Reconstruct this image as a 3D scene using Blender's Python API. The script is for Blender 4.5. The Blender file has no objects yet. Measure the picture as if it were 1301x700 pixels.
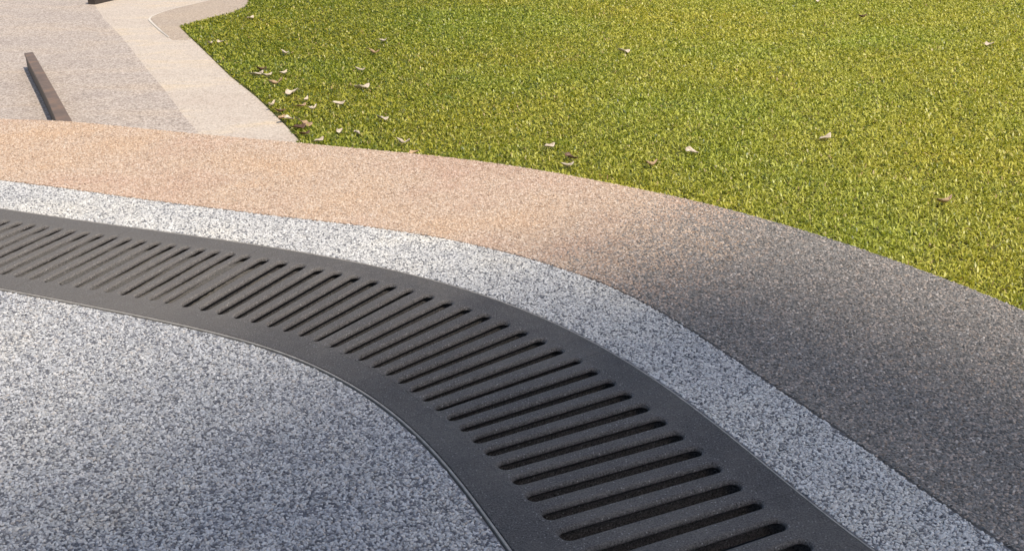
import bpy, bmesh, math, random
import numpy as np
from mathutils import Matrix, Vector

scene = bpy.context.scene
C = scene.collection
rng = np.random.default_rng(7)
random.seed(7)

# ------------------------------------------------------------------ camera
W0, H0, FPX = 1301.0, 700.0, 1411.9
PITCH, ROLL, CAMZ = math.radians(22.7214), math.radians(-1.0793), 1.0
_R0 = np.array([1, 0, 0.]); _U0 = np.array([0, math.sin(PITCH), math.cos(PITCH)])
_F = np.array([0, math.cos(PITCH), -math.sin(PITCH)])
_r = math.cos(ROLL) * _R0 + math.sin(ROLL) * _U0
_u = -math.sin(ROLL) * _R0 + math.cos(ROLL) * _U0
cam_data = bpy.data.cameras.new('camera')
cam_data.sensor_fit = 'HORIZONTAL'; cam_data.sensor_width = 36.0
cam_data.lens = 36.0 * FPX / W0
cam_data.clip_start = 0.05; cam_data.clip_end = 1000
cam = bpy.data.objects.new('camera', cam_data); C.objects.link(cam)
cam.matrix_world = Matrix(((_r[0], _u[0], -_F[0], 0), (_r[1], _u[1], -_F[1], 0),
                           (_r[2], _u[2], -_F[2], CAMZ), (0, 0, 0, 1)))
scene.camera = cam

# ------------------------------------------------------------------ light
SUN_H = np.array([0.64, -0.768]); SUN_H = SUN_H / np.hypot(*SUN_H)
SUN_EL = math.radians(52)
SUN_V = np.array([SUN_H[0] * math.cos(SUN_EL), SUN_H[1] * math.cos(SUN_EL), math.sin(SUN_EL)])
world = bpy.data.worlds.new('World'); scene.world = world; world.use_nodes = True
wn = world.node_tree.nodes; wl = world.node_tree.links
bg = wn['Background']
sky = wn.new('ShaderNodeTexSky'); sky.sky_type = 'NISHITA'; sky.sun_disc = False
sky.sun_elevation = SUN_EL; sky.sun_rotation = math.atan2(SUN_H[0], SUN_H[1])
sky.air_density = 1.0; sky.dust_density = 2.2; sky.ozone_density = 1.0
wl.new(sky.outputs[0], bg.inputs[0]); bg.inputs[1].default_value = 0.14
sl = bpy.data.lights.new('sun', 'SUN'); sl.energy = 3.5; sl.angle = math.radians(0.53); sl.color = (1.0, 0.93, 0.83)
sun = bpy.data.objects.new('sun', sl); C.objects.link(sun)
sun.rotation_euler = Vector(SUN_V).to_track_quat('Z', 'Y').to_euler()
sun.location = (10, -12, 30)
vs = scene.view_settings
vs.view_transform = 'Standard'; vs.look = 'None'; vs.gamma = 1; vs.exposure = 0.45; vs.use_curve_mapping = False

# ------------------------------------------------------------------ helpers
Z_FAR = -0.08       # paving and lawn beyond the raised bands lie one low step down


def at(px, py, z=0.0):
    x = (px - W0 / 2) / FPX; y = -(py - H0 / 2) / FPX
    d = x * _r + y * _u + _F
    t = (z - CAMZ) / d[2]
    return (d[0] * t, d[1] * t)


def tag(o, label=None, cat=None, group=None, kind=None):
    if label: o['label'] = label
    if cat: o['category'] = cat
    if group: o['group'] = group
    if kind: o['kind'] = kind
    return o


def empty(name, loc):
    o = bpy.data.objects.new(name, None); C.objects.link(o); o.location = loc
    o.empty_display_size = 0.1
    return o


def mesh_obj(name, verts, faces, mat, parent=None, smooth=False, solid=None):
    me = bpy.data.meshes.new(name)
    me.from_pydata([tuple(map(float, v)) for v in verts], [], faces)
    me.update()
    if mat: me.materials.append(mat)
    if smooth: me.polygons.foreach_set('use_smooth', [True] * len(me.polygons))
    o = bpy.data.objects.new(name, me); C.objects.link(o)
    if parent is not None:
        o.parent = parent
        o.matrix_parent_inverse = Matrix.Translation(parent.location).inverted()
    return o


def slab_poly(name, poly, ztop, zbot, mat, parent=None, bevel=0.0):
    """closed slab over an outline (list of xy)"""
    bm = bmesh.new()
    vs_ = [bm.verts.new((p[0], p[1], ztop)) for p in poly]
    f = bm.faces.new(vs_); f.normal_update()
    if f.normal.z < 0: f.normal_flip()
    ret = bmesh.ops.extrude_face_region(bm, geom=[f])
    for e in ret['geom']:
        if isinstance(e, bmesh.types.BMVert): e.co.z = zbot
    bmesh.ops.recalc_face_normals(bm, faces=bm.faces)
    bmesh.ops.triangulate(bm, faces=[f_ for f_ in bm.faces if len(f_.verts) > 4])
    me = bpy.data.meshes.new(name); bm.to_mesh(me); bm.free()
    me.materials.append(mat)
    o = bpy.data.objects.new(name, me); C.objects.link(o)
    if parent is not None: o.parent = parent
    return o


# ---- material node helpers
class NT:
    def __init__(s, name):
        s.m = bpy.data.materials.new(name); s.m.use_nodes = True
        s.t = s.m.node_tree; s.n = s.t.nodes; s.l = s.t.links
        s.b = s.n['Principled BSDF']; s.out = s.n['Material Output']
        s.pos = None

    def node(s, typ, **kw):
        n = s.n.new(typ)
        for k, v in kw.items(): setattr(n, k, v)
        return n

    def inp(s, node, key, val):
        if hasattr(val, 'links') or isinstance(val, bpy.types.NodeSocket): s.l.new(val, node.inputs[key])
        else: node.inputs[key].default_value = val

    def P(s):
        if s.pos is None: s.pos = s.node('ShaderNodeNewGeometry').outputs['Position']
        return s.pos

    def noise(s, scale, detail=4, rough=0.55, vec=None, dist=0.0):
        n = s.node('ShaderNodeTexNoise'); s.inp(n, 'Vector', vec if vec else s.P())
        s.inp(n, 'Scale', scale); s.inp(n, 'Detail', detail); s.inp(n, 'Roughness', rough); s.inp(n, 'Distortion', dist)
        return n.outputs[0]

    def voro(s, scale, feature='F1', out='Distance', vec=None, rand=1.0):
        n = s.node('ShaderNodeTexVoronoi', feature=feature); s.inp(n, 'Vector', vec if vec else s.P())
        s.inp(n, 'Scale', scale); s.inp(n, 'Randomness', rand)
        return n.outputs[out]

    def ramp(s, fac, stops, interp='LINEAR'):
        n = s.node('ShaderNodeValToRGB'); n.color_ramp.interpolation = interp
        e = n.color_ramp.elements
        while len(e) < len(stops): e.new(0.5)
        for i, (p, c) in enumerate(stops):
            e[i].position = p
            e[i].color = (c, c, c, 1) if isinstance(c, (int, float)) else (*c, 1)
        s.l.new(fac, n.inputs[0]); return n.outputs[0]

    def mix(s, fac, a, b, blend='MIX'):
        n = s.node('ShaderNodeMix', data_type='RGBA', blend_type=blend)
        s.inp(n, 0, fac)
        for k, v in ((6, a), (7, b)):
            if isinstance(v, tuple): n.inputs[k].default_value = (*v, 1)
            elif isinstance(v, (int, float)): n.inputs[k].default_value = (v, v, v, 1)
            else: s.l.new(v, n.inputs[k])
        return n.outputs[2]

    def math(s, op, a, b=0.0, clamp=False):
        n = s.node('ShaderNodeMath', operation=op, use_clamp=clamp); s.inp(n, 0, a); s.inp(n, 1, b)
        return n.outputs[0]

    def bump(s, h, strength=0.3, dist=0.002):
        n = s.node('ShaderNodeBump'); s.inp(n, 'Height', h); s.inp(n, 'Strength', strength); s.inp(n, 'Distance', dist)
        s.l.new(n.outputs[0], s.b.inputs['Normal']); return n

    def col(s, c):
        if isinstance(c, tuple): s.b.inputs['Base Color'].default_value = (*c, 1)
        else: s.l.new(c, s.b.inputs['Base Color'])

    def rough(s, r): s.inp(s.b, 'Roughness', r)


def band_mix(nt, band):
    """share of the charcoal colour along the outer band: peach goes over to charcoal by position"""
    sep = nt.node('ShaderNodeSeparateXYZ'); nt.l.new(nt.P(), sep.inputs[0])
    # coordinate running across the change of colour (along the band)
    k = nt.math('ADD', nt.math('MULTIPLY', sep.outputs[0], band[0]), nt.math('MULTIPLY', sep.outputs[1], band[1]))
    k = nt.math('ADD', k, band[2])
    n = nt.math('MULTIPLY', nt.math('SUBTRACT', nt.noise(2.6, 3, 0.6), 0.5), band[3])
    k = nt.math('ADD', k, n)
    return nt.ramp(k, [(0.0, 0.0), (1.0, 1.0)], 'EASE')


# the charcoal colour takes over where the band swings round towards the viewer (k goes 0..1)
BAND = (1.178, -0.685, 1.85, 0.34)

# ---- materials
def mat_mortar(name, base, var, scale=350):
    m = NT(name)
    c = m.ramp(m.noise(scale, 5, 0.7), [(0.3, tuple(b * (1 - var) for b in base)), (0.7, tuple(b * (1 + var) for b in base))])
    big = m.ramp(m.noise(3.0, 5, 0.6), [(0.3, 0.82), (0.7, 1.1)])
    m.col(m.mix(1.0, c, big, 'MULTIPLY')); m.rough(0.9)
    m.bump(m.noise(500, 4, 0.7), 0.5, 0.002)
    return m.m


def mat_pebble(name, stops, rough=0.6, spec=0.4):
    m = NT(name)
    oi = m.node('ShaderNodeObjectInfo')
    c = m.ramp(oi.outputs['Random'], stops, 'LINEAR')
    v = m.ramp(m.noise(420, 4, 0.7), [(0.25, 0.72), (0.75, 1.22)])
    big = m.ramp(m.noise(2.5, 6, 0.7), [(0.3, (0.84, 0.85, 0.88)), (0.5, (0.98, 0.98, 0.98)), (0.62, (1.06, 1.04, 1.0)), (0.72, (1.04, 0.97, 0.86))])
    m.col(m.mix(1.0, m.mix(1.0, c, v, 'MULTIPLY'), big, 'MULTIPLY'))
    m.rough(rough); m.b.inputs['Specular IOR Level'].default_value = spec
    return m.m


M = {}
M['grey_mortar'] = mat_mortar('grey_mortar', (0.17, 0.168, 0.168), 0.35)
M['grey_pebble'] = mat_pebble('grey_pebble', [(0.0, (0.09, 0.09, 0.1)), (0.14, (0.19, 0.19, 0.2)), (0.32, (0.335, 0.33, 0.325)),
                                              (0.62, (0.42, 0.415, 0.405)), (0.87, (0.57, 0.56, 0.545)), (0.95, (0.38, 0.34, 0.3)), (1.0, (0.62, 0.6, 0.57))])
M['ring_pebble'] = mat_pebble('ring_pebble', [(0.0, (0.10, 0.10, 0.106)), (0.12, (0.22, 0.218, 0.218)), (0.27, (0.45, 0.43, 0.405)),
                                              (0.6, (0.51, 0.495, 0.465)), (0.85, (0.61, 0.59, 0.55)), (1.0, (0.7, 0.675, 0.63))])


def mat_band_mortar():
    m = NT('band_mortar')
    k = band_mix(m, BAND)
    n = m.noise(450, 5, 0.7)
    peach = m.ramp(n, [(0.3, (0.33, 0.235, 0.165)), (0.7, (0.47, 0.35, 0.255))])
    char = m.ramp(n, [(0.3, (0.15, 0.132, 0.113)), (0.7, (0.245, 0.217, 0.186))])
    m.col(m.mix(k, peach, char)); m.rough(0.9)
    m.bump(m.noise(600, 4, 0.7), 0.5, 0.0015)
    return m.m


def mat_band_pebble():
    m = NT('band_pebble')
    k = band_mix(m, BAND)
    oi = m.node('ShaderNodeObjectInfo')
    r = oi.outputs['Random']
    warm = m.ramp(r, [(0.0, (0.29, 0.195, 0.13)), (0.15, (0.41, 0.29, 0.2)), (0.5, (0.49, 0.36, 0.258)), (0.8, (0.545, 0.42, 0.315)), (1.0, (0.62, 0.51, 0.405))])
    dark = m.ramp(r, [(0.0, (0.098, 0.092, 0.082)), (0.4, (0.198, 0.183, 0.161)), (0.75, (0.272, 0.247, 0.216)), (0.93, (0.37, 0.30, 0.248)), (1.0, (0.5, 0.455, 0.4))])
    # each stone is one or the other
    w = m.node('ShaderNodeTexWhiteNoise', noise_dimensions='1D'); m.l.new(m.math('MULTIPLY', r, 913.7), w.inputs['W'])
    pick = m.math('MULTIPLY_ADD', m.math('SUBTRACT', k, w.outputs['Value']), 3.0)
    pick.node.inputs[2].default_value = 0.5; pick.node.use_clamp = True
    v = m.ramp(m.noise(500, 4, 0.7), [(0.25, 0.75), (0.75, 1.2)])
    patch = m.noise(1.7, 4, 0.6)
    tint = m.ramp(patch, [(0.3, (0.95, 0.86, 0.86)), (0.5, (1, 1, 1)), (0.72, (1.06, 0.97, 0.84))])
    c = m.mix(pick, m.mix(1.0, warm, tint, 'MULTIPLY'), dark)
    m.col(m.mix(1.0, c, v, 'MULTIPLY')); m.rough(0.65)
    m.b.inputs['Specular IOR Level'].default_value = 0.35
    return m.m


M['sunlit_edge'] = mat_mortar('sunlit_edge', (0.58, 0.51, 0.42), 0.15)  # pale tone stands for sunlight on the kerb's outer edge
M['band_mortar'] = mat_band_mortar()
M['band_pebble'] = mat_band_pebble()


def mat_iron(name, base, grain, rough, speck):
    m = NT(name)
    n1 = m.noise(330, 5, 0.8)
    c = m.ramp(n1, [(0.36, tuple(b * (1 - grain) for b in base)), (0.64, tuple(b * (1 + grain) for b in base))])
    dust = m.math('MULTIPLY', m.ramp(m.noise(4, 6, 0.7), [(0.38, 0.0), (0.7, 0.6)]), m.ramp(m.noise(110, 5, 0.8), [(0.35, 0.25), (0.65, 1.0)]))
    sep = m.node('ShaderNodeSeparateXYZ'); m.l.new(m.P(), sep.inputs[0])
    trod = m.ramp(m.math('ADD', m.math('MULTIPLY', sep.outputs[0], -0.9), m.math('SUBTRACT', m.noise(3.0, 4, 0.6), 0.55)), [(0.1, 0.0), (0.75, 0.75)])
    trod = m.math('MULTIPLY', trod, m.ramp(m.noise(240, 5, 0.85), [(0.36, 0.1), (0.62, 1.0)]))
    dust = m.math('MAXIMUM', dust, trod)
    geo = m.node('ShaderNodeNewGeometry'); sn = m.node('ShaderNodeSeparateXYZ'); m.l.new(geo.outputs['True Normal'], sn.inputs[0])
    dust = m.math('MULTIPLY', dust, m.ramp(sn.outputs[2], [(0.25, 0.0), (0.8, 1.0)]))
    c = m.mix(dust, c, (0.2, 0.178, 0.15))
    sp = m.ramp(m.voro(190, 'F1', 'Distance'), [(0.16, 1.0), (0.3, 0.0)])
    cellr = m.voro(190, 'F1', 'Color')
    sepc = m.node('ShaderNodeSeparateColor'); m.l.new(cellr, sepc.inputs[0])
    sp = m.math('MULTIPLY', sp, m.ramp(sepc.outputs[0], [(0.45, 0.0), (0.95, speck)]))
    c = m.mix(sp, c, (0.45, 0.43, 0.41))
    m.col(c); m.rough(m.ramp(m.noise(40, 4, 0.6), [(0.3, rough - 0.08), (0.7, rough + 0.1)]))
    m.b.inputs['Specular IOR Level'].default_value = 0.22
    m.bump(m.noise(300, 5, 0.8), 0.9, 0.0022)
    return m.m


M['iron_bar'] = mat_iron('iron_bar', (0.086, 0.078, 0.073), 0.9, 0.7, 0.5)
M['iron_rim'] = mat_iron('iron_rim', (0.076, 0.069, 0.065), 0.85, 0.68, 0.35)

m = NT('edge_steel')
m.col(m.ramp(m.noise(60, 5, 0.7), [(0.3, (0.22, 0.198, 0.168)), (0.7, (0.38, 0.347, 0.3))]))
m.b.inputs['Metallic'].default_value = 0.1; m.rough(0.65); m.bump(m.noise(300, 4), 0.3, 0.001)
M['edge_steel'] = m.m
m = NT('channel_concrete')
m.col(m.ramp(m.noise(25, 6, 0.7), [(0.3, (0.03, 0.029, 0.027)), (0.7, (0.07, 0.066, 0.06))])); m.rough(0.95)
M['channel'] = m.m
m = NT('silt')
m.col(m.ramp(m.noise(300, 5, 0.8), [(0.3, (0.02, 0.018, 0.016)), (0.55, (0.045, 0.04, 0.034)), (0.75, (0.1, 0.09, 0.075))])); m.rough(0.95)
m.bump(m.noise(250, 5, 0.8), 1.0, 0.004)
M['silt'] = m.m
m = NT('slot_grit')
m.col(m.ramp(m.noise(260, 5, 0.8), [(0.3, (0.035, 0.031, 0.026)), (0.5, (0.085, 0.075, 0.062)), (0.72, (0.19, 0.168, 0.14))])); m.rough(0.95)
m.bump(m.noise(260, 5, 0.8), 1.0, 0.003)
M['slot_grit'] = m.m


def mat_far(name, stops, patch, scale, blend=0.8):
    m = NT(name)
    vcol = m.voro(scale, 'F1', 'Color')
    sepc = m.node('ShaderNodeSeparateColor'); m.l.new(vcol, sepc.inputs[0])
    c = m.ramp(sepc.outputs[0], stops)
    d = m.voro(scale, 'F1', 'Distance')
    gap = m.ramp(d, [(0.45, 1.0), (0.8, 0.72)])
    c = m.mix(1.0, c, gap, 'MULTIPLY')
    mp = m.node('ShaderNodeMapping'); m.l.new(m.P(), mp.inputs[0]); mp.inputs['Rotation'].default_value = (0, 0, .25); mp.inputs['Scale'].default_value = (1.0, 2.6, 1.0)
    p = m.ramp(m.noise(1.5, 7, 0.7, vec=mp.outputs[0], dist=.4), patch)
    c = m.mix(blend, c, m.mix(1.0, c, p, 'MULTIPLY'))
    m.col(c); m.rough(0.85)
    m.bump(m.math('SUBTRACT', 1.0, d), 0.45, 0.002)
    return m


M['far_paving'] = mat_far('far_paving', [(0.0, (0.26, 0.205, 0.157)), (0.3, (0.4, 0.325, 0.256)), (0.65, (0.49, 0.405, 0.323)), (1.0, (0.6, 0.508, 0.415))],
                          [(0.3, (0.84, 0.84, 0.88)), (0.5, (0.97, 0.97, 0.99)), (0.7, (1.06, 1.0, 0.92))], 150).m
fs = mat_far('path_stone', [(0.0, (0.42, 0.34, 0.262)), (0.4, (0.535, 0.445, 0.352)), (1.0, (0.61, 0.52, 0.42))],
             [(0.3, (0.88, 0.84, 0.82)), (0.5, (1, 1, 1)), (0.68, (1.12, 1.04, 0.86))], 170)
M['path_stone'] = fs.m
M['path_kerb'] = mat_far('path_kerb', [(0.0, (0.33, 0.255, 0.185)), (0.4, (0.43, 0.347, 0.262)), (1.0, (0.51, 0.42, 0.325))],
                         [(0.3, (0.88, 0.86, 0.86)), (0.7, (1.06, 1.0, 0.92))], 160).m
m = NT('rust_steel')
c = m.ramp(m.noise(14, 6, 0.7), [(0.3, (0.125, 0.085, 0.058)), (0.5, (0.175, 0.118, 0.08)), (0.68, (0.26, 0.155, 0.09))])
m.col(c); m.rough(0.62); m.b.inputs['Metallic'].default_value = 0.2; m.bump(m.noise(120, 5, 0.7), 0.3, 0.002)
M['rust'] = m.m
m = NT('dark_and_shaded_steel')
m.col(m.ramp(m.noise(20, 5, 0.7), [(0.3, (0.025, 0.018, 0.014)), (0.7, (0.055, 0.04, 0.03))])); m.rough(0.6)
M['dark_and_shaded_steel'] = m.m  # near-black tone also carries the shade on the rusty bar's sides
m = NT('lawn_soil')
c = m.ramp(m.noise(60, 6, 0.7), [(0.3, (0.08, 0.08, 0.02)), (0.55, (0.13, 0.125, 0.035)), (0.75, (0.18, 0.15, 0.065))])
m.col(c); m.rough(0.95); m.bump(m.noise(150, 5, 0.8), 1.0, 0.01)
M['soil'] = m.m
m = NT('ground_earth')
m.col(m.ramp(m.noise(2, 6, 0.7), [(0.3, (0.05, 0.06, 0.02)), (0.7, (0.09, 0.09, 0.035))])); m.rough(0.95)
M['earth'] = m.m


def mat_grass():
    m = NT('grass_blade')
    a = m.node('ShaderNodeAttribute', attribute_name='tone'); t = a.outputs['Fac']
    c = m.ramp(t, [(0.0, (0.05, 0.08, 0.010)), (0.3, (0.15, 0.185, 0.014)), (0.6, (0.36, 0.345, 0.026)), (0.82, (0.59, 0.56, 0.10)),
                   (0.9, (0.55, 0.47, 0.16)), (1.0, (0.4, 0.26, 0.12))])
    big = m.noise(0.9, 5, 0.6)
    tint = m.ramp(big, [(0.34, (0.88, 0.98, 0.92)), (0.5, (1, 1, 1)), (0.68, (1.12, 1.04, 0.92))])
    c = m.mix(1.0, c, tint, 'MULTIPLY')
    worn = m.ramp(m.noise(5.5, 5, 0.7), [(0.62, 0.0), (0.74, 0.55)])
    c = m.mix(worn, c, (0.3, 0.2, 0.085))
    lush = m.ramp(m.noise(3.7, 5, 0.7, dist=.5), [(0.58, 0.0), (0.72, 0.4)])
    c = m.mix(lush, c, (0.2, 0.31, 0.02))
    m.col(c); m.rough(0.4); m.b.inputs['Specular IOR Level'].default_value = 0.5
    tr = m.node('ShaderNodeBsdfTranslucent'); m.l.new(m.mix(1.0, c, (1.1, 1.15, 0.7), 'MULTIPLY'), tr.inputs['Color'])
    mx = m.node('ShaderNodeMixShader'); mx.inputs[0].default_value = 0.4
    m.l.new(m.b.outputs[0], mx.inputs[1]); m.l.new(tr.outputs[0], mx.inputs[2]); m.l.new(mx.outputs[0], m.out.inputs[0])
    return m.m


M['grass'] = mat_grass()


def mat_leaf(name, stops):
    m = NT(name)
    c = m.ramp(m.noise(70, 5, 0.65), stops)
    m.col(c); m.rough(0.6); m.bump(m.noise(220, 4, 0.7), 0.5, 0.002)
    return m.m


M['leaf_pale'] = mat_leaf('leaf_pale', [(0.3, (0.36, 0.27, 0.18)), (0.6, (0.57, 0.48, 0.37)), (0.75, (0.68, 0.61, 0.51))])
M['leaf_tan'] = mat_leaf('leaf_tan', [(0.3, (0.26, 0.16, 0.08)), (0.6, (0.46, 0.31, 0.18)), (0.75, (0.55, 0.42, 0.28))])
M['leaf_brown'] = mat_leaf('leaf_brown', [(0.3, (0.06, 0.03, 0.018)), (0.6, (0.14, 0.075, 0.04)), (0.75, (0.22, 0.13, 0.08))])
m = NT('blocker_render')  # finish of the added, unseen block that shades the plaza
m.col(m.ramp(m.noise(0.4, 6, 0.6), [(0.3, (0.36, 0.35, 0.33)), (0.7, (0.46, 0.45, 0.42))])); m.rough(0.9)
M['blocker_wall'] = m.m
m = NT('blocker_glass'); m.col((0.03, 0.04, 0.05)); m.rough(0.1)
M['blocker_window_glass'] = m.m

# ------------------------------------------------------------------ the curve of the drain
PX = np.array([3.18671, -6.88578, 4.02222, -0.88682, 2.50096, -1.42189])
PY = np.array([1.88628, -2.81703, -0.09748, 0.50454, -1.08391, 2.93982])
_t = np.linspace(0, 1, 1200)
_q = np.c_[np.polyval(PX, _t), np.polyval(PY, _t)]
_s = np.r_[0, np.cumsum(np.hypot(*np.diff(_q, axis=0).T))]
LS = _s[-1]
_u1 = np.linspace(0, LS, 240)
_q = np.c_[np.interp(_u1, _s, _q[:, 0]), np.interp(_u1, _s, _q[:, 1])]
HS = LS / 239
_d0 = _q[0] - _q[1]; _d0 /= np.hypot(*_d0); _d1 = _q[-1] - _q[-2]; _d1 /= np.hypot(*_d1)
NX = 360
CQ = np.r_[[_q[0] + _d0 * HS * k for k in range(NX, 0, -1)], _q, [_q[-1] + _d1 * HS * k for k in range(1, NX + 1)]]
CS = (np.arange(len(CQ)) - NX) * HS
_T = np.gradient(CQ, axis=0); _T /= np.hypot(*_T.T)[:, None]
CN = np.c_[-_T[:, 1], _T[:, 0]]            # outward (towards the lawn)


def gs(v, w):
    k = np.exp(-0.5 * (np.arange(-3 * w, 3 * w + 1) / w) ** 2); k /= k.sum()
    return np.convolve(np.pad(v, 3 * w, 'edge'), k, 'valid')


CN = np.c_[gs(CN[:, 0], 8), gs(CN[:, 1], 8)]; CN /= np.hypot(*CN.T)[:, None]
T_IN = gs(np.interp(CS, [-.2, .43, .66, .84, 1.3, 1.65, 1.94, 2.42], [-.425, -.432, -.441, -.448, -.451, -.464, -.467, -.467]), 12)
T_RING = gs(np.interp(CS, [-.21, .06, .33, .58, .79, .88, 1.07, 1.25, 1.38, 1.53, 1.66, 1.73, 1.96, 2.09, 2.21, 2.4, 2.6, 2.73],
                      [.204, .213, .206, .208, .207, .214, .231, .240, .241, .238, .236, .229, .194, .184, .181, .187, .183, .178]), 8)
T_BAND = gs(np.interp(CS, [-1.3, -.75, -.62, -.52, -.29, .03, .21, .44, .59, .85, .99, 1.14, 1.35, 1.53, 1.72, 1.9, 2.15],
                      [.70, .77, .81, .828, .832, .841, .851, .86, .858, .866, .868, .866, .848, .852, .85, .853, .868]), 7)


def P(s, t, z=0.0):
    s = np.asarray(s, float); t = np.asarray(t, float)
    x = np.interp(s, CS, CQ[:, 0]) + t * np.interp(s, CS, CN[:, 0])
    y = np.interp(s, CS, CQ[:, 1]) + t * np.interp(s, CS, CN[:, 1])
    return np.stack([x, y, np.broadcast_to(np.asarray(z, float), x.shape)], -1)


def off(tab, s): return np.interp(s, CS, tab)


def st_of(pts):
    """(s, t) of ground points in the frame of the curve"""
    S = np.empty(len(pts)); T = np.empty(len(pts))
    for a in range(0, len(pts), 4000):
        p = pts[a:a + 4000]
        d = (p[:, None, 0] - CQ[None, :, 0]) ** 2 + (p[:, None, 1] - CQ[None, :, 1]) ** 2
        j = d.argmin(1); dv = p - CQ[j]
        S[a:a + 4000] = CS[j] + dv[:, 0] * CN[j, 1] - dv[:, 1] * CN[j, 0]
        T[a:a + 4000] = (dv * CN[j]).sum(1)
    return S, T


def in_view(p, mx=0.5, my=0.25, z=0.0):
    d = np.c_[p, np.full(len(p), z - CAMZ)]
    zc = d @ _F
    u = d @ _r / zc * FPX / (W0 / 2); v = d @ _u / zc * FPX / (H0 / 2)
    return (zc > 0.2) & (np.abs(u) < 1 + mx) & (np.abs(v) < 1 + my)


def ribbon(name, s0, s1, ta, tb, ztop, zbot, mat, n=260, parent=None, lip=0.0):
    """solid band between two offsets of the curve; ta, tb: offset functions of s (ta < tb)"""
    ss = np.linspace(s0, s1, n)
    A, B = ta(ss), tb(ss)
    rows = [P(ss, A, zbot), P(ss, A, ztop - lip), P(ss, A + lip, ztop), P(ss, B - lip, ztop), P(ss, B, ztop - lip), P(ss, B, zbot)]
    if lip == 0: rows = [rows[0], rows[2], rows[3], rows[5]]
    k = len(rows)
    V = np.stack(rows, 1).reshape(-1, 3)
    F = []
    for i in range(n - 1):
        for j in range(k):
            j2 = (j + 1) % k
            F.append((i * k + j, i * k + j2, (i + 1) * k + j2, (i + 1) * k + j))
    F.append(tuple(range(k - 1, -1, -1))); F.append(tuple((n - 1) * k + j for j in range(k)))
    return mesh_obj(name, V, F, mat, parent)


# ------------------------------------------------------------------ ground, paving, bands
S0, S1 = -3.6, 5.6
g = mesh_obj('ground', [(-250, -250, -0.42), (250, -250, -0.42), (250, 250, -0.42), (-250, 250, -0.42)], [(0, 1, 2, 3)], M['earth'])
tag(g, kind='structure')
EDGE = 0.0045
# plaza floor inside the drain
ss = np.linspace(S0, S1, 400)
inner = P(ss, off(T_IN, ss) - EDGE - 0.003)[:, :2]
plaza = slab_poly('plaza_pavement', [tuple(p) for p in inner] + [(3.0, -6), (-9, -6), (-9, inner[0][1])], -0.0035, -0.38, M['grey_mortar'])
tag(plaza, kind='structure')
ring = ribbon('pavement_border', S0, S1, lambda s: s * 0 + 0.0075, lambda s: off(T_RING, s) - 0.0018, -0.0035, -0.38, M['grey_mortar'])
tag(ring, kind='structure')
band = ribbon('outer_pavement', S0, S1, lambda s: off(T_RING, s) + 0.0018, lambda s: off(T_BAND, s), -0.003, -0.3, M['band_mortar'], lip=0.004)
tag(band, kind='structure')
joint = ribbon('pavement_joint', S0, S1, lambda s: off(T_RING, s) - 0.0010, lambda s: off(T_RING, s) + 0.0010, -0.007, -0.25, M['silt'])
tag(joint, kind='structure')

# lower paving beyond the band
edge_px = [(118, 3), (132, 24.6), (150.6, 43), (166, 61.5), (187.5, 89), (212, 118), (233.7, 147.6), (252, 168.5)]
seam = [at(x, y, Z_FAR) for x, y in edge_px]
lawn_path_px = [(227.5, 35), (248, 54), (270.6, 76), (292, 97), (326, 124), (363, 160), (381, 180)]
lawn_path = [at(x, y, Z_FAR) for x, y in lawn_path_px]
lawn_top = [at(x, y, Z_FAR) for x, y in [(227.5, 35), (255, 27.7), (292, 18.4), (310.5, 10.8), (315.5, 4), (316, -3), (312, -14), (300, -30)]]
sk = np.linspace(-3.0, 5.5, 300)
band_edge = P(sk, off(T_BAND, sk))[:, :2]
under = P(sk, off(T_BAND, sk) - 0.02)[:, :2]


def near_idx(p): return int(((band_edge - np.array(p)) ** 2).sum(1).argmin())


i_seam, i_law = near_idx(seam[-1]), near_idx(lawn_path[-1])
# grey beige field at the left
far_left = [tuple(p) for p in under[:i_seam + 1]] + [s_ for s_ in seam[::-1]] + [(seam[0][0] - 1.2, seam[0][1] + 2.0), (-6, 30), (-30, 30), (-30, under[0][1])]
tag(slab_poly('far_pavement', far_left, Z_FAR, -0.3, M['far_paving']), kind='structure')
strip = [tuple(p) for p in under[i_seam:i_law + 2]] + [lawn_path[-1]] + lawn_path[-2::-1] + lawn_top[1:] + [(-1.2, 14), (-0.5, 30), (-6, 30), (seam[0][0] - 1.2, seam[0][1] + 2.0)] + seam
tag(slab_poly('stone_path', strip, Z_FAR, -0.3, M['path_stone']), kind='structure')
# low kerb round the corner of the lawn
kerb_out = [at(x, y, Z_FAR + .004) for x, y in [(256, 64), (240, 63), (226, 57), (215, 47.6), (207, 41), (200, 34.5), (194, 28.5), (191, 25), (193, 22), (203, 17.5), (215, 13.6), (246, 6), (270.6, 0), (285, -6), (300, -16), (310, -30)]]
kerb_in = [at(x, y, Z_FAR + .004) for x, y in [(258, 63.5), (251, 57), (246, 52), (241, 47.5), (236, 43), (232, 39.5), (229.5, 37), (228.5, 35.2), (229.5, 34), (234, 32.8), (240, 31.3), (256, 27.2), (292, 18), (312, 9), (316, -3), (318, -20)]]
nk = len(kerb_out)
def band_strip(name, O_, I_, zt, mat):
    V = []; F = []
    zmax = zt
    for q, (o_, i_) in enumerate(zip(O_, I_)):
        zt = zmax if name != 'lawn_kerb' else min(zmax, Z_FAR - .012 + .0045 * q)
        o_, i_ = np.array(o_), np.array(i_); d_ = (i_ - o_) / np.hypot(*(i_ - o_))
        V += [(*o_, -0.2), (*o_, zt - .003), (*(o_ + d_ * .003), zt), (*i_, zt), (*i_, -0.2)]
    for i in range(len(O_) - 1):
        for j in range(4): F.append((i * 5 + j, i * 5 + j + 1, (i + 1) * 5 + j + 1, (i + 1) * 5 + j))
    F += [(4, 3, 2, 1, 0), tuple((len(O_) - 1) * 5 + j for j in range(5))]
    return tag(mesh_obj(name, V, F, mat), kind='structure')
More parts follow.
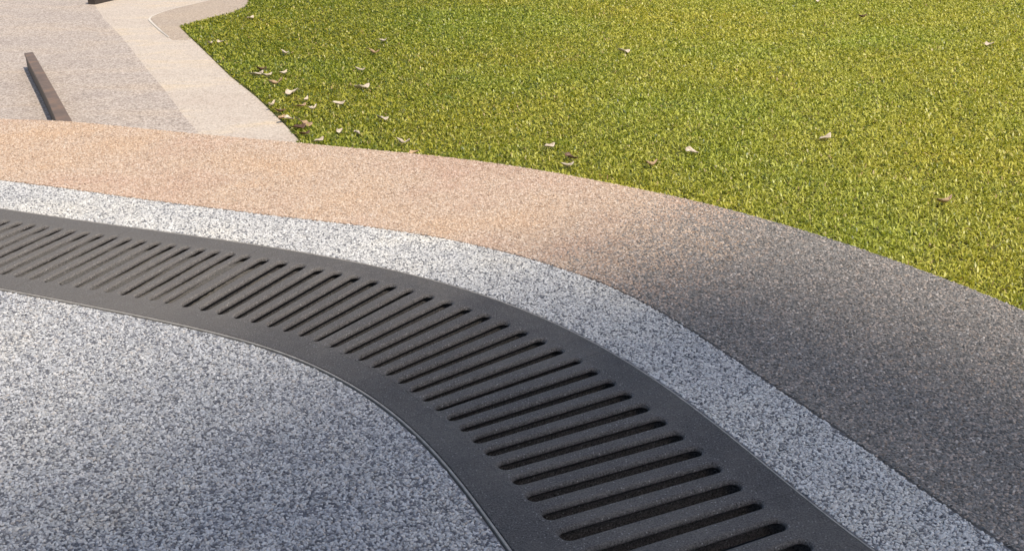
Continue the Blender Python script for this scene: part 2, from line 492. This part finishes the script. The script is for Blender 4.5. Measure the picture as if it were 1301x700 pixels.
band_strip('lawn_kerb', kerb_out, kerb_in, Z_FAR + 0.007, M['path_kerb'])
# pale line along its outer side: the sunlit edge put into the colour
jo, ji = [], []
for i in range(3, nk):
    t_ = np.array(kerb_out[min(i + 1, nk - 1)]) - np.array(kerb_out[i - 1]); t_ /= np.hypot(*t_); n_ = np.array([-t_[1], t_[0]])
    if n_ @ (np.array(kerb_in[i]) - np.array(kerb_out[i])) > 0: n_ = -n_
    ji.append(np.array(kerb_out[i]) - n_ * .001); jo.append(np.array(kerb_out[i]) + n_ * (.006 + .008 * min(1, (i - 3) / 3)))
band_strip('kerb_light_line', jo, ji, Z_FAR + 0.0055, M['sunlit_edge'])
# lawn soil
i_end = len(under)
lawn_poly = [lawn_path[0]] + lawn_path[1:] + [tuple(p) for p in under[i_law + 2:]] + [(12, under[-1][1]), (40, 0), (40, 40), (-0.5, 40), (-1.2, 14)] + lawn_top[:0:-1]
lawn = slab_poly('lawn', lawn_poly, Z_FAR - 0.004, -0.32, M['soil'])
tag(lawn, kind='structure')

# ------------------------------------------------------------------ drain channel
ch = ribbon('drain_channel', S0, S1, lambda s: off(T_IN, s) - 0.001, lambda s: s * 0 + 0.001, -0.31, -0.40, M['channel'])
tag(ch, kind='structure')
# silt lying in the channel
ss = np.linspace(-1.2, 4.0, 320); tt = np.linspace(-1, 0, 12)
V = []; F = []
for i, s in enumerate(ss):
    w = -off(T_IN, s) - 0.01
    for j, q in enumerate(tt):
        p = P(s, q * w - 0.005)
        V.append((p[0], p[1], -0.27 - 0.02 * math.sin(3.1 * s + 2 * q) + random.uniform(-.006, .006)))
for i in range(len(ss) - 1):
    for j in range(11): F.append((i * 12 + j, i * 12 + j + 1, (i + 1) * 12 + j + 1, (i + 1) * 12 + j))
tag(mesh_obj('channel_silt', V, F, M['silt'], smooth=True), 'dark silt lying in the bottom of the drain channel', 'silt', kind='stuff')

# steel edge rails that carry the grates
fr = empty('drain_edging', tuple(P(1.4, -0.2, -0.05)))
tag(fr, 'pair of thin pale steel rails edging the curved drain grates', 'drain edging')
ribbon('rail', S0, S1, lambda s: off(T_IN, s) - EDGE, lambda s: off(T_IN, s) - 0.0004, -0.0004, -0.10, M['edge_steel'], n=320, parent=fr, lip=0.0006)
ribbon('rail', S0, S1, lambda s: s * 0 + 0.0004, lambda s: s * 0 + 0.0042, -0.0004, -0.10, M['edge_steel'], n=320, parent=fr, lip=0.0006)

# ------------------------------------------------------------------ grates
TO, MARG = -0.068, 0.010       # outer slot end, solid land kept on the bars


def t_slot_in(s): return np.interp(s, [0.0, .87, 1.4, 1.85, 2.1, 2.45], [-.362, -.371, -.379, -.398, -.395, -.387])


def bar_mesh(a, b, hl, hr, parent, zt):
    """one bar of a grate, with the rounded slot ends left and right of it"""
    NA = 6
    rb = 0.0070
    prof = [(-0.034, 0.0095), (-0.016, 0.0092), (-0.0095, 0.0025), (-rb, 0.0), (-rb * 0.62, rb * 0.08), (-rb * 0.29, rb * 0.29), (-rb * .08, rb * .62), (0.0, rb)]
    sc = 0.5 * (a + b)
    ti = float(t_slot_in(sc))

    def side(edge, h, sg, e):
        pts = []
        for k in range(NA + 1):                      # outer end
            ph = math.pi / 2 * k / NA
            pts.append((edge + sg * (h + e) * math.sin(ph), TO - h + (h + e) * math.cos(ph)))
        for k in range(1, 6):
            pts.append((edge + sg * (h + e), TO - h + (ti + h - TO + h) * k / 6))
        for k in range(NA + 1):
            ph = math.pi / 2 * (1 - k / NA)
            pts.append((edge + sg * (h + e) * math.sin(ph), ti + h - (h + e) * math.cos(ph)))
        return pts
    V = []; F = []
    n = 2 * (NA + 1) + 5
    idx = {}
    for sd, (edge, h, sg) in enumerate(((a, hl, 1), (b, hr, -1))):
        for r, (z, e) in enumerate(prof):
            for k, (s, t) in enumerate(side(edge, h, sg, min(e, .4 * (b - a - hl - hr) * .82) if z < -.012 else e)):
                idx[sd, r, k] = len(V); V.append((*P(s, t)[:2], z + zt))
        for r in range(len(prof) - 1):
            for k in range(n - 1):
                q = (idx[sd, r, k], idx[sd, r, k + 1], idx[sd, r + 1, k + 1], idx[sd, r + 1, k])
                F.append(q if sd == 0 else q[::-1])
    # top: rows across the bar
    R = len(prof) - 1
    top = []
    for k in range(n): top.append((idx[0, R, k], idx[1, R, k]))
    for k in range(n - 1): F.append((top[k][0], top[k + 1][0], top[k + 1][1], top[k][1]))
    for (tE, k) in ((TO + MARG, 0), (ti - MARG, n - 1)):
        c = [len(V), len(V) + 1]
        V.append((*P(a, tE)[:2], zt)); V.append((*P(b, tE)[:2], zt))
        q = (c[0], top[k][0], top[k][1], c[1])
        F.append(q if k == 0 else q[::-1])
    # underside
    F.append((idx[0, 0, NA], idx[1, 0, NA], idx[1, 0, n - 1 - NA], idx[0, 0, n - 1 - NA]))
    return mesh_obj('bar', V, F, M['iron_bar'], parent)


def rim_mesh(name, s0, s1, ta, tb, parent, zt, lipA, lipB, n):
    """solid rim between offsets ta < tb; a rounded outer arris where lipA / lipB ask for it"""
    ss = np.linspace(s0, s1, n)
    A, B = ta(ss), tb(ss)
    rows = [P(ss, A, zt - .034)]
    rows += [P(ss, A, zt - lipA), P(ss, A + lipA * .3, zt - lipA * .3), P(ss, A + lipA, zt)] if lipA else [P(ss, A, zt)]
    rows += [P(ss, B - lipB, zt), P(ss, B - lipB * .3, zt - lipB * .3), P(ss, B, zt - lipB)] if lipB else [P(ss, B, zt)]
    rows += [P(ss, B, zt - .034)]
    k = len(rows); V = np.stack(rows, 1).reshape(-1, 3); F = []
    for i in range(n - 1):
        for j in range(k): F.append((i * k + j, i * k + (j + 1) % k, (i + 1) * k + (j + 1) % k, (i + 1) * k + j))
    F += [tuple(range(k - 1, -1, -1)), tuple((n - 1) * k + j for j in range(k))]
    return mesh_obj(name, V, F, M['iron_rim'], parent)


SLOT = 0.0255
joints = [(-1.165, .014), (-.760, .015), (-.354, .014), (.052, .015), (.459, .016), (.866, .021), (1.360, .017), (1.897, .019), (2.467, .021), (3.037, .014), (3.607, .014)]
bars_n = [9, 9, 9, 9, 9, 9, 9, 10, 10, 10]
labels = {
    0: 'cast iron drain grate beyond the left edge, farthest along the curve',
    1: 'cast iron drain grate beyond the left edge, next to the leftmost visible one',
    2: 'leftmost drain grate, only its outer rim corner in view at the picture edge',
    3: 'dusty grey drain grate at the left picture edge, with worn narrow slots',
    4: 'dusty grey drain grate left of the wide silted joint slot',
    5: 'sunlit to half shaded drain grate right of the wide silted joint slot',
    6: 'dark drain grate on the tightest part of the bend, mid picture',
    7: 'dark drain grate below the bend with ten bold black slots',
    8: 'nearest drain grate, dark, running off the bottom edge of the picture',
    9: 'drain grate below the bottom edge, beyond the nearest visible one'}
for gi, nb in enumerate(bars_n):
    (ja, ga), (jb, gb) = joints[gi], joints[gi + 1]
    sm = 0.5 * (ja + jb)
    root = empty('drain_grate', tuple(P(sm, -0.22, -0.034)))
    tag(root, labels[gi], 'drain grate', 'curved drain grates laid end to end')
    zt = 0.0
    sa, sb = ja + .0003, jb - .0003
    # cells of the bars; the slots sit on the cell borders
    p = (jb - ja) / nb
    for k in range(nb):
        a = sa if k == 0 else ja + k * p
        b = sb if k == nb - 1 else ja + (k + 1) * p
        jit = lambda: SLOT / 2 * random.uniform(.92, 1.06) * min(1, p / .054) ** 1.9
        hl = ga / 2 if k == 0 else jit()
        hr = gb / 2 if k == nb - 1 else jit()
        bar_mesh(a, b, hl, hr, root, zt)
    # rim strips are cut at the same stations as the bars so that the pieces butt
    st_edges = None
    rim_mesh('outer_rim', sa, sb, lambda s: s * 0 + TO + MARG, lambda s: s * 0 - .0008, root, zt, 0, .0018, nb * 4 + 1)
    rim_mesh('inner_rim', sa, sb, lambda s: off(T_IN, s) + .0008, lambda s: t_slot_in(s) - MARG, root, zt, .0018, 0, nb * 4 + 1)

# grit packed into the slots of the dusty far grates, most of all into the wide joint slot
def slot_fill(stations):
    V = []; F = []
    for sj, hw, depth in stations:
        o0 = len(V); nt_ = 50
        tj = np.linspace(float(t_slot_in(sj)) + .004, TO - .004, nt_)
        ph = random.uniform(0, 6)
        for i, t in enumerate(tj):
            for j in range(5):
                p_ = P(sj + (j / 4 - .5) * 2 * hw, t)
                V.append((p_[0], p_[1], depth + .003 * math.sin(17 * t + ph) - .010 * max(0, (i / nt_ - .8)) * 5 + random.uniform(-.0016, .0016)))
        for i in range(nt_ - 1):
            for j in range(4): F.append((o0 + i * 5 + j, o0 + i * 5 + j + 1, o0 + (i + 1) * 5 + j + 1, o0 + (i + 1) * 5 + j))
    return V, F


fills = []
for gi in range(2, 7):
    (ja, ga), (jb, gb) = joints[gi], joints[gi + 1]; nb = bars_n[gi]
    for k in range(nb):
        sj = ja + (jb - ja) * k / nb
        full = np.interp(sj, [-.4, .45, .85, 1.15], [-.0062, -.0068, -.0105, -.028]) + random.uniform(-.002, .002)
        if sj < 1.1: fills.append((sj, .0165, -.0075 if gi == 5 and k == 0 else full))
V, F = slot_fill(fills)
tag(mesh_obj('slot_grit', V, F, M['slot_grit']), 'grey brown grit packed in the slots of the dusty far grates', 'grit', kind='stuff')

# ------------------------------------------------------------------ washed pebbles (uncountable)
def pebble_tree(mat, subdiv=2):
    t = bpy.data.node_groups.new('pebbles', 'GeometryNodeTree')
    t.interface.new_socket('Geometry', in_out='INPUT', socket_type='NodeSocketGeometry')
    t.interface.new_socket('Geometry', in_out='OUTPUT', socket_type='NodeSocketGeometry')
    n = t.nodes; l = t.links
    gi, go = n.new('NodeGroupInput'), n.new('NodeGroupOutput')
    ico = n.new('GeometryNodeMeshIcoSphere'); ico.inputs['Radius'].default_value = 1.0; ico.inputs['Subdivisions'].default_value = subdiv
    sp = n.new('GeometryNodeSetPosition')
    nz = n.new('ShaderNodeTexNoise'); nz.inputs['Scale'].default_value = 1.1
    vm = n.new('ShaderNodeVectorMath'); vm.operation = 'SUBTRACT'; vm.inputs[1].default_value = (.5, .5, .5)
    vs_ = n.new('ShaderNodeVectorMath'); vs_.operation = 'SCALE'; vs_.inputs['Scale'].default_value = 1.3
    l.new(nz.outputs['Color'], vm.inputs[0]); l.new(vm.outputs[0], vs_.inputs[0]); l.new(vs_.outputs[0], sp.inputs['Offset'])
    l.new(ico.outputs['Mesh'], sp.inputs['Geometry'])
    sm = n.new('GeometryNodeSetMaterial'); sm.inputs['Material'].default_value = mat
    l.new(sp.outputs[0], sm.inputs['Geometry'])
    ip = n.new('GeometryNodeInstanceOnPoints')
    l.new(gi.outputs[0], ip.inputs['Points']); l.new(sm.outputs[0], ip.inputs['Instance'])
    ra = n.new('GeometryNodeInputNamedAttribute'); ra.data_type = 'FLOAT_VECTOR'; ra.inputs['Name'].default_value = 'rot'
    sa_ = n.new('GeometryNodeInputNamedAttribute'); sa_.data_type = 'FLOAT_VECTOR'; sa_.inputs['Name'].default_value = 'siz'
    l.new(ra.outputs['Attribute'], ip.inputs['Rotation']); l.new(sa_.outputs['Attribute'], ip.inputs['Scale'])
    l.new(ip.outputs[0], go.inputs[0])
    return t


def pebbles(name, pts, r, zc, mat, parent, flat=0.6, tilt=0.35, var=(0.7, 1.25)):
    n = len(pts)
    me = bpy.data.meshes.new(name); me.vertices.add(n)
    co = np.c_[pts, zc + rng.uniform(-.0006, .0006, n)]
    me.vertices.foreach_set('co', co.astype(np.float32).ravel())
    a = me.attributes.new('rot', 'FLOAT_VECTOR', 'POINT')
    a.data.foreach_set('vector', np.c_[rng.normal(0, tilt, n), rng.normal(0, tilt, n), rng.uniform(0, 6.283, n)].astype(np.float32).ravel())
    q = r * rng.uniform(var[0], var[1], n)
    a = me.attributes.new('siz', 'FLOAT_VECTOR', 'POINT')
    a.data.foreach_set('vector', np.c_[q * rng.uniform(1.0, 1.45, n), q, q * flat].astype(np.float32).ravel())
    me.materials.append(mat)
    o = bpy.data.objects.new(name, me); C.objects.link(o); o.parent = parent
    md = o.modifiers.new('pebbles', 'NODES'); md.node_group = pebble_tree(mat)
    tag(o, kind='stuff')
    return o


def jgrid(x0, x1, y0, y1, d):
    nx, ny = int((x1 - x0) / d), int((y1 - y0) / (d * .866))
    i, j = np.meshgrid(np.arange(nx), np.arange(ny))
    x = x0 + (i + 0.5 * (j % 2)) * d; y = y0 + j * d * .866
    p = np.c_[x.ravel(), y.ravel()] + rng.uniform(-.33, .33, (x.size, 2)) * d
    return p


D1 = 0.0049
pts = jgrid(-2.9, 0.5, 0.8, 3.2, D1); pts = pts[in_view(pts)]
s_, t_ = st_of(pts)
k = t_ < off(T_IN, s_) - EDGE - .003 - .0028
pebbles('pebble_surface', pts[k], .0027, -.0030, M['grey_pebble'], plaza)
pts = jgrid(-2.9, 1.4, 1.0, 4.0, .0048); pts = pts[in_view(pts)]
s_, t_ = st_of(pts)
k = (t_ > EDGE + .0045) & (t_ < off(T_RING, s_) - .0032)
pebbles('pebble_surface', pts[k], .00265, -.0030, M['ring_pebble'], ring)
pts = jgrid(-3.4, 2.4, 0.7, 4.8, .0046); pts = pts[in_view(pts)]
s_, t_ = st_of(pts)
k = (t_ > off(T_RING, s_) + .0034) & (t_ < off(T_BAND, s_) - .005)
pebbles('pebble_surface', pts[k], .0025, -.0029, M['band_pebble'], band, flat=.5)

# ------------------------------------------------------------------ grass
def inside(p, poly):
    q = np.array(poly); r_ = np.roll(q, -1, 0); c = np.zeros(len(p), bool)
    for (x1, y1), (x2, y2) in zip(q, r_):
        if y1 == y2: continue
        m_ = ((y1 > p[:, 1]) != (y2 > p[:, 1])) & (p[:, 0] < (x2 - x1) * (p[:, 1] - y1) / (y2 - y1) + x1)
        c ^= m_
    return c


cand = rng.uniform((-2.6, 0.9), (4.9, 8.6), (4200000, 2))
cand = cand[in_view(cand, .22, .12, Z_FAR) | (in_view(cand, .55, .3, Z_FAR) & (rng.uniform(size=len(cand)) < .35))]
dist = np.hypot(cand[:, 0], cand[:, 1])
keep = rng.uniform(size=len(cand)) < np.clip((3.0 / dist) ** 1.1, .0, 1)
cand = cand[keep]
cand = cand[inside(cand, lawn_poly)]
s_, t_ = st_of(cand)
cand = cand[(t_ > off(T_BAND, s_) + .003)]
d_edge = np.full(len(cand), 9.0)
for (a_, b_) in list(zip(lawn_path[:-1], lawn_path[1:])) + list(zip(lawn_top[:-1], lawn_top[1:])):
    a_, b_ = np.array(a_), np.array(b_); ab = b_ - a_
    w_ = np.clip(((cand - a_) @ ab) / (ab @ ab), 0, 1)
    d_edge = np.minimum(d_edge, np.hypot(*(cand - a_ - w_[:, None] * ab).T))
cand = cand[d_edge > .006]
# clumping
cl = np.sin(cand[:, 0] * 31 + 3 * np.sin(cand[:, 1] * 17)) * np.sin(cand[:, 1] * 29 + 2 * np.sin(cand[:, 0] * 23))
cand = cand[rng.uniform(size=len(cand)) < .76 + .24 * cl]
cand = cand[:850000]
n = len(cand); print('blades', n)
ps = rng.uniform(0, 6.283, n); ln = rng.uniform(.009, .021, n) * rng.uniform(.75, 1.15, n)
wd = rng.uniform(.0011, .0024, n); el = np.clip(rng.normal(.62, .36, n), .05, 1.4)
far_w = np.clip(np.hypot(cand[:, 0], cand[:, 1]) / 3.0, 1, 2.0) ** .8; wd *= far_w
dx, dy = np.cos(ps), np.sin(ps); px_, py_ = -dy, dx
z0 = Z_FAR - .004 + rng.uniform(0, .014, n)
e2 = el - rng.uniform(.1, .9, n)
base = np.c_[cand, z0]
mid = base + np.c_[dx * np.cos(el), dy * np.cos(el), np.sin(el)] * (ln * .55)[:, None]
tip = mid + np.c_[dx * np.cos(e2), dy * np.cos(e2), np.sin(e2)] * (ln * .45)[:, None]
sidev = np.c_[px_, py_, rng.normal(0, .35, n)] * wd[:, None]
V = np.stack([base - sidev * .7, base + sidev * .7, mid + sidev, mid - sidev, tip], 1).reshape(-1, 3).astype(np.float32)
me = bpy.data.meshes.new('grass')
me.vertices.add(n * 5); me.vertices.foreach_set('co', V.ravel())
o5 = (np.arange(n) * 5)[:, None]
loops = np.concatenate([o5 + np.array([0, 1, 2, 3]), o5 + np.array([3, 2, 4])], 1).astype(np.int32)
me.loops.add(n * 7); me.loops.foreach_set('vertex_index', loops.ravel())
me.polygons.add(n * 2)
st_ = (np.arange(n) * 7)[:, None] + np.array([0, 4])
me.polygons.foreach_set('loop_start', st_.astype(np.int32).ravel())
me.update(calc_edges=True)
tone = np.clip(rng.normal(.61, .24, n) + .12 * cl[:n].mean(), 0, .82)
dead = rng.uniform(size=n)
tone = np.where(dead < .035, rng.uniform(.84, .93, n), tone); tone = np.where(dead > .985, rng.uniform(.94, 1, n), tone)
# lusher, greener turf along the path side, yellower in the open
gx = np.clip((cand[:, 0] + 1.0) / 2.2, 0, 1)
tone = np.where(tone < .83, np.clip(tone - .13 + .2 * gx, 0, .82), tone)
at_ = me.attributes.new('tone', 'FLOAT', 'POINT')
at_.data.foreach_set('value', np.repeat(tone, 5).astype(np.float32))
me.materials.append(M['grass'])
go = bpy.data.objects.new('grass', me); C.objects.link(go)
tag(go, 'short mown yellow green turf grass beside the curved paving', 'grass', kind='stuff')

# ------------------------------------------------------------------ steel bars on the lower paving
def steel_bar(name, left, right, z0, h, mat, mat2):
    """low kerb bar: a thick top plate overhanging a set-back web"""
    root = empty(name, (*left[0], z0))

    def solid(nm, ins, za, zb, b_, mt):
        n_ = len(left); V = []; F = []
        for l_, r_ in zip(left, right):
            l_, r_ = np.array(l_), np.array(r_); d_ = (r_ - l_) / np.hypot(*(r_ - l_))
            l_, r_ = l_ + d_ * ins, r_ - d_ * ins
            V += [(*l_, za), (*l_, zb - b_), (*(l_ + d_ * b_), zb), (*(r_ - d_ * b_), zb), (*r_, zb - b_), (*r_, za)]
        for i in range(n_ - 1):
            for j in range(6): F.append((i * 6 + j, i * 6 + (j + 1) % 6, (i + 1) * 6 + (j + 1) % 6, (i + 1) * 6 + j))
        F += [tuple(range(5, -1, -1)), tuple((n_ - 1) * 6 + j for j in range(6))]
        mesh_obj(nm, V, F, mt, root)
    solid('top_plate', 0.0, z0 + h - .012, z0 + h, .002, mat)
    solid('web', .003, z0, z0 + h - .0125, .001, mat2)
    return root


HB = .076
topz = Z_FAR + HB
Lp = [(30.6, 68), (39, 84.6), (46.5, 99), (54, 114), (62, 131), (69.7, 149.7), (75, 162)]
Rp = [(42, 66.4), (52, 83.5), (60.5, 98.5), (69.5, 114), (79.5, 132), (91, 152.5), (97.5, 165)]
b1 = steel_bar('steel_kerb_bar', [at(x, y, topz) for x, y in Lp], [at(x, y, topz) for x, y in Rp], Z_FAR, HB, M['rust'], M['dark_and_shaded_steel'])  # rusty top, near-black sides: their shade is put into the colour
tag(b1, 'low rusty brown steel bar lying on pale paving at upper left', 'steel bar')
f0, f1 = np.array(at(121.5, 6.5, Z_FAR)), np.array(at(156, -1.5, Z_FAR)); dd = (f1 - f0)
perp = np.array([-dd[1], dd[0]]) / np.hypot(*dd) * .06
Rq = [f0 + dd * t for t in (0, 1, 2, 3, 4)]; Lq = [p + perp for p in Rq]
b2 = steel_bar('steel_kerb_bar', Lq, Rq, Z_FAR, HB, M['dark_and_shaded_steel'], M['dark_and_shaded_steel'])
tag(b2, 'dark steel bar cut off by the top picture edge above the pale path', 'steel bar')

# ------------------------------------------------------------------ fallen leaves
def leaf_mesh(kind, L, Wd, curl, twist, bend):
    V = []; F = []; nu, nv = 9, 5
    for i in range(nu):
        u = i / (nu - 1)
        w = Wd * (math.sin(math.pi * min(1, u * .93 + .05)) ** .8) * (1 - .3 * u) * (1 + .16 * math.sin(11 * u + curl * 5))
        for j in range(nv):
            v = (j / (nv - 1) - .5) * 2
            a = curl * v
            y = w * math.sin(a) / max(curl, .01); z = w * (1 - math.cos(a)) / max(curl, .01)
            tw = twist * (u - .5); y, z = y * math.cos(tw) - z * math.sin(tw), y * math.sin(tw) + z * math.cos(tw)
            z += bend * (u - .5) ** 2 * L + .003 * math.sin(9 * u + 4 * v + curl)
            V.append(((u - .5) * L, y, z))
    for i in range(nu - 1):
        for j in range(nv - 1): F.append((i * nv + j, (i + 1) * nv + j, (i + 1) * nv + j + 1, i * nv + j + 1))
    me = bpy.data.meshes.new('leaf'); me.from_pydata(V, [], F); me.polygons.foreach_set('use_smooth', [True] * len(F))
    me.materials.append(M['leaf_' + kind]); me.update()
    # stalk
    return me


def stalk_mesh(kind, L, bend):
    V = []; F = []
    for i in range(4):
        u = i / 3; x = -.5 * L - u * .3 * L; z = bend * .25 * L + .004 * u
        for k in range(4): V.append((x, .0007 * math.cos(k * 1.57), z + .0007 * math.sin(k * 1.57)))
    for i in range(3):
        for k in range(4): F.append((i * 4 + k, i * 4 + (k + 1) % 4, (i + 1) * 4 + (k + 1) % 4, (i + 1) * 4 + k))
    me = bpy.data.meshes.new('stalk'); me.from_pydata(V, [], F); me.materials.append(M['leaf_brown']); me.update()
    return me


variants = {}
def leaf(px, py, kind, size, rot, label, group='dry leaves scattered on the lawn', curl=None):
    x, y = at(px, py, Z_FAR + .022)
    vi = random.randrange(4); key = (kind, vi)
    if key not in variants:
        cu, tw, be = [(1.5, .9, 1.1), (1.0, 1.8, .7), (2.1, .4, 1.4), (1.3, -1.6, .5)][vi]
        variants[key] = (leaf_mesh(kind, .05, .017, cu, tw, be), stalk_mesh(kind, .05, be))
    me_, stm = variants[key]
    root = empty('fallen_leaf', (x, y, Z_FAR + .019))
    tag(root, label, 'leaf', group)
    b = bpy.data.objects.new('blade', me_); C.objects.link(b); b.parent = root
    sd = b.modifiers.new('thick', 'SOLIDIFY'); sd.thickness = .0006
    s = bpy.data.objects.new('stalk', stm); C.objects.link(s); s.parent = root
    root.scale = (size,) * 3
    root.rotation_euler = (random.uniform(-.35, .35), random.uniform(-.25, .25), rot)


GC = 'leaf litter in the lawn corner by the path'
L_ = [
    (793, 65, 'pale', 1.1, .3, 'pale dry leaf lying alone on open lawn, top middle of picture'),
    (1049, 175, 'pale', 1.0, .5, 'whitish curled leaf on the lawn right of picture centre'),
    (1257, 56, 'pale', 1.0, .2, 'pale leaf on the lawn near the upper right picture edge'),
    (879, 192, 'pale', .95, -.6, 'pale crumpled leaf on the lawn above the darkening outer band'),
    (1039, 1, 'pale', .9, .8, 'pale leaf cut by the top picture edge'),
    (1096, 21, 'brown', .9, 0.0, 'dark brown leaf on the lawn close below the top picture edge'),
    (1201, 255, 'tan', .95, .25, 'pinkish tan leaf on the lawn at right, nearest leaf to the viewer'),
    (487, 52, 'pale', .9, -.5, 'pale leaf on the lawn above the tan one, upper left lawn'),
    (475, 67, 'tan', 1.0, .1, 'tan leaf on the lawn just below a pale one'),
    (361, 67, 'pale', .95, -.5, 'single pale leaf on the lawn near the upper path edge'),
    (457, 89, 'pale', .95, -.2, 'greyish leaf on the lawn above a long pale curled leaf'),
    (460, 111, 'pale', 1.35, .5, 'long pale curled leaf on the left part of the lawn'),
    (431, 132, 'pale', 1.0, 0, 'pale two-lobed leaf on the lawn below the long curled leaf'),
    (486, 150, 'pale', .9, -.2, 'greyish pale leaf half sunk in the turf left of centre'),
    (431, 166, 'pale', .9, 1.2, 'short upright pale leaf on the lawn near the outer band, left of its twin'),
    (453, 168, 'pale', .8, 2.0, 'short upright pale leaf on the lawn near the outer band, right of its twin'),
    (512, 181, 'pale', .9, 0, 'pale leaf on the lawn edge beside the peach band, left of picture centre'),
    (526, 193, 'tan', .7, .2, 'small tan leaf touching the edge of the peach band'),
    (721, 210, 'pale', .85, 0, 'pale leaf at the lawn edge above the middle of the band'),
    (725, 199, 'brown', .9, -.4, 'dark leaf just above a pale one at the lawn edge'),
    (698, 185, 'pale', .8, .3, 'pale leaf on the lawn up and left of a dark one'),
    (828, 209, 'tan', .9, .6, 'tan leaf half hidden in the turf above the band'),
    (280, 53, 'pale', .8, .7, 'pale leaf near the far lawn corner, right one of a pair'),
    (267, 55, 'pale', .8, 1.3, 'pale leaf near the far lawn corner, left one of a pair'),
    (318, 23, 'pale', 1.0, .9, 'bright pale leaf at the far lawn end near the kerb'),
    (327, 94, 'pale', 1.15, .1, 'large pale pinkish leaf leading the clump beside the path'),
    (339, 96, 'pale', 1.0, .6, 'pale leaf right behind the large pinkish one in the clump by the path'),
    (360, 93, 'pale', .9, 1.0, 'upright pale leaf right of the clump beside the path'),
    (351, 106, 'tan', 1.15, .1, 'flat greyish tan leaf below the clump beside the path'),
    (371, 117, 'pale', 1.3, .8, 'long pale bent leaf below the clump beside the path'),
    (345, 133, 'pale', .9, 1.2, 'pale leaf standing on edge right at the path side of the lawn', GC),
    (383, 134, 'tan', .8, .3, 'small orange tan leaf in the turf below the long bent leaf', GC),
    (398, 138, 'pale', .85, .9, 'pale crumpled leaf right of the small orange tan leaf', GC),
    (389, 126, 'pale', .7, 1.4, 'tiny pale leaf above the small orange tan leaf', GC),
    (358, 149, 'tan', .8, 1.2, 'orange tan leaf touching the path edge in the lawn corner', GC),
    (367, 150, 'pale', .8, -.4, 'thin pale leaf right of the orange one at the path edge', GC),
    (388, 157, 'tan', 1.25, -.5, 'large tan leaf near the tip of the lawn corner', GC),
    (380, 161, 'brown', 1.0, .3, 'dark brown leaf just below the large tan leaf in the lawn corner', GC),
    (387, 169, 'brown', .8, 0, 'dark brown leaf nearest the tip of the lawn corner', GC),
    (405, 178, 'pale', .8, .5, 'pale leaf at the peach band by the tip of the lawn corner', GC),
    (356, 141, 'brown', .8, .4, 'dark brown leaf above the orange one at the path edge', GC),
    (332, 88, 'brown', .9, .3, 'dark brown leaf at the top of the clump beside the path', GC)]
for row in L_: leaf(*row)

# ------------------------------------------------------------------ added unseen block, shaped to cast the plaza's shade (behind the viewer)
SHC = np.array([0.42, 2.63])        # where the shade of its roof corner falls
DS = 74.0
A = SHC + SUN_H * math.cos(SUN_EL) * DS; HTOP = math.sin(SUN_EL) * DS
e1 = np.array([-0.80, -0.60]); e1 /= np.hypot(*e1); e2v = np.array([-e1[1], e1[0]])
if e2v @ SUN_H < 0: e2v = -e2v
bl = empty('shade_blocker', (float(A[0]), float(A[1]), -0.42))
tag(bl, 'tall plain grey block added unseen behind the viewer to shade the plaza', 'shade blocker')
c4 = [A, A + e1 * 42, A + e1 * 42 + e2v * 16, A + e2v * 16]
V = [(*p, -.42) for p in c4] + [(*p, HTOP) for p in c4]
mesh_obj('blocker_wall', V, [(0, 1, 5, 4), (1, 2, 6, 5), (2, 3, 7, 6), (3, 0, 4, 7), (4, 5, 6, 7)], M['blocker_wall'], bl)
wv = None
for fl in range(16):
    for cx in range(8):
        o_ = A + e1 * (3 + cx * 5.0) - e2v * .03
        z_ = 1.2 + fl * 3.3
        if wv is None:
            q0, q1 = e1 * 0, e1 * 1.8
            vv = []
            for (q, z) in ((q0, 0), (q1, 0), (q1, 1.5), (q0, 1.5)):
                vv.append((q[0], q[1], z)); vv.append((q[0] + e2v[0] * .02, q[1] + e2v[1] * .02, z))
            wo = mesh_obj('blocker_window', vv, [(0, 2, 4, 6), (1, 7, 5, 3), (0, 1, 3, 2), (2, 3, 5, 4), (4, 5, 7, 6), (6, 7, 1, 0)], M['blocker_window_glass'])
            wv = wo.data
        else:
            wo = bpy.data.objects.new('blocker_window', wv); C.objects.link(wo)
        wo.parent = bl; wo.location = (o_[0] - A[0], o_[1] - A[1], z_ + .42)
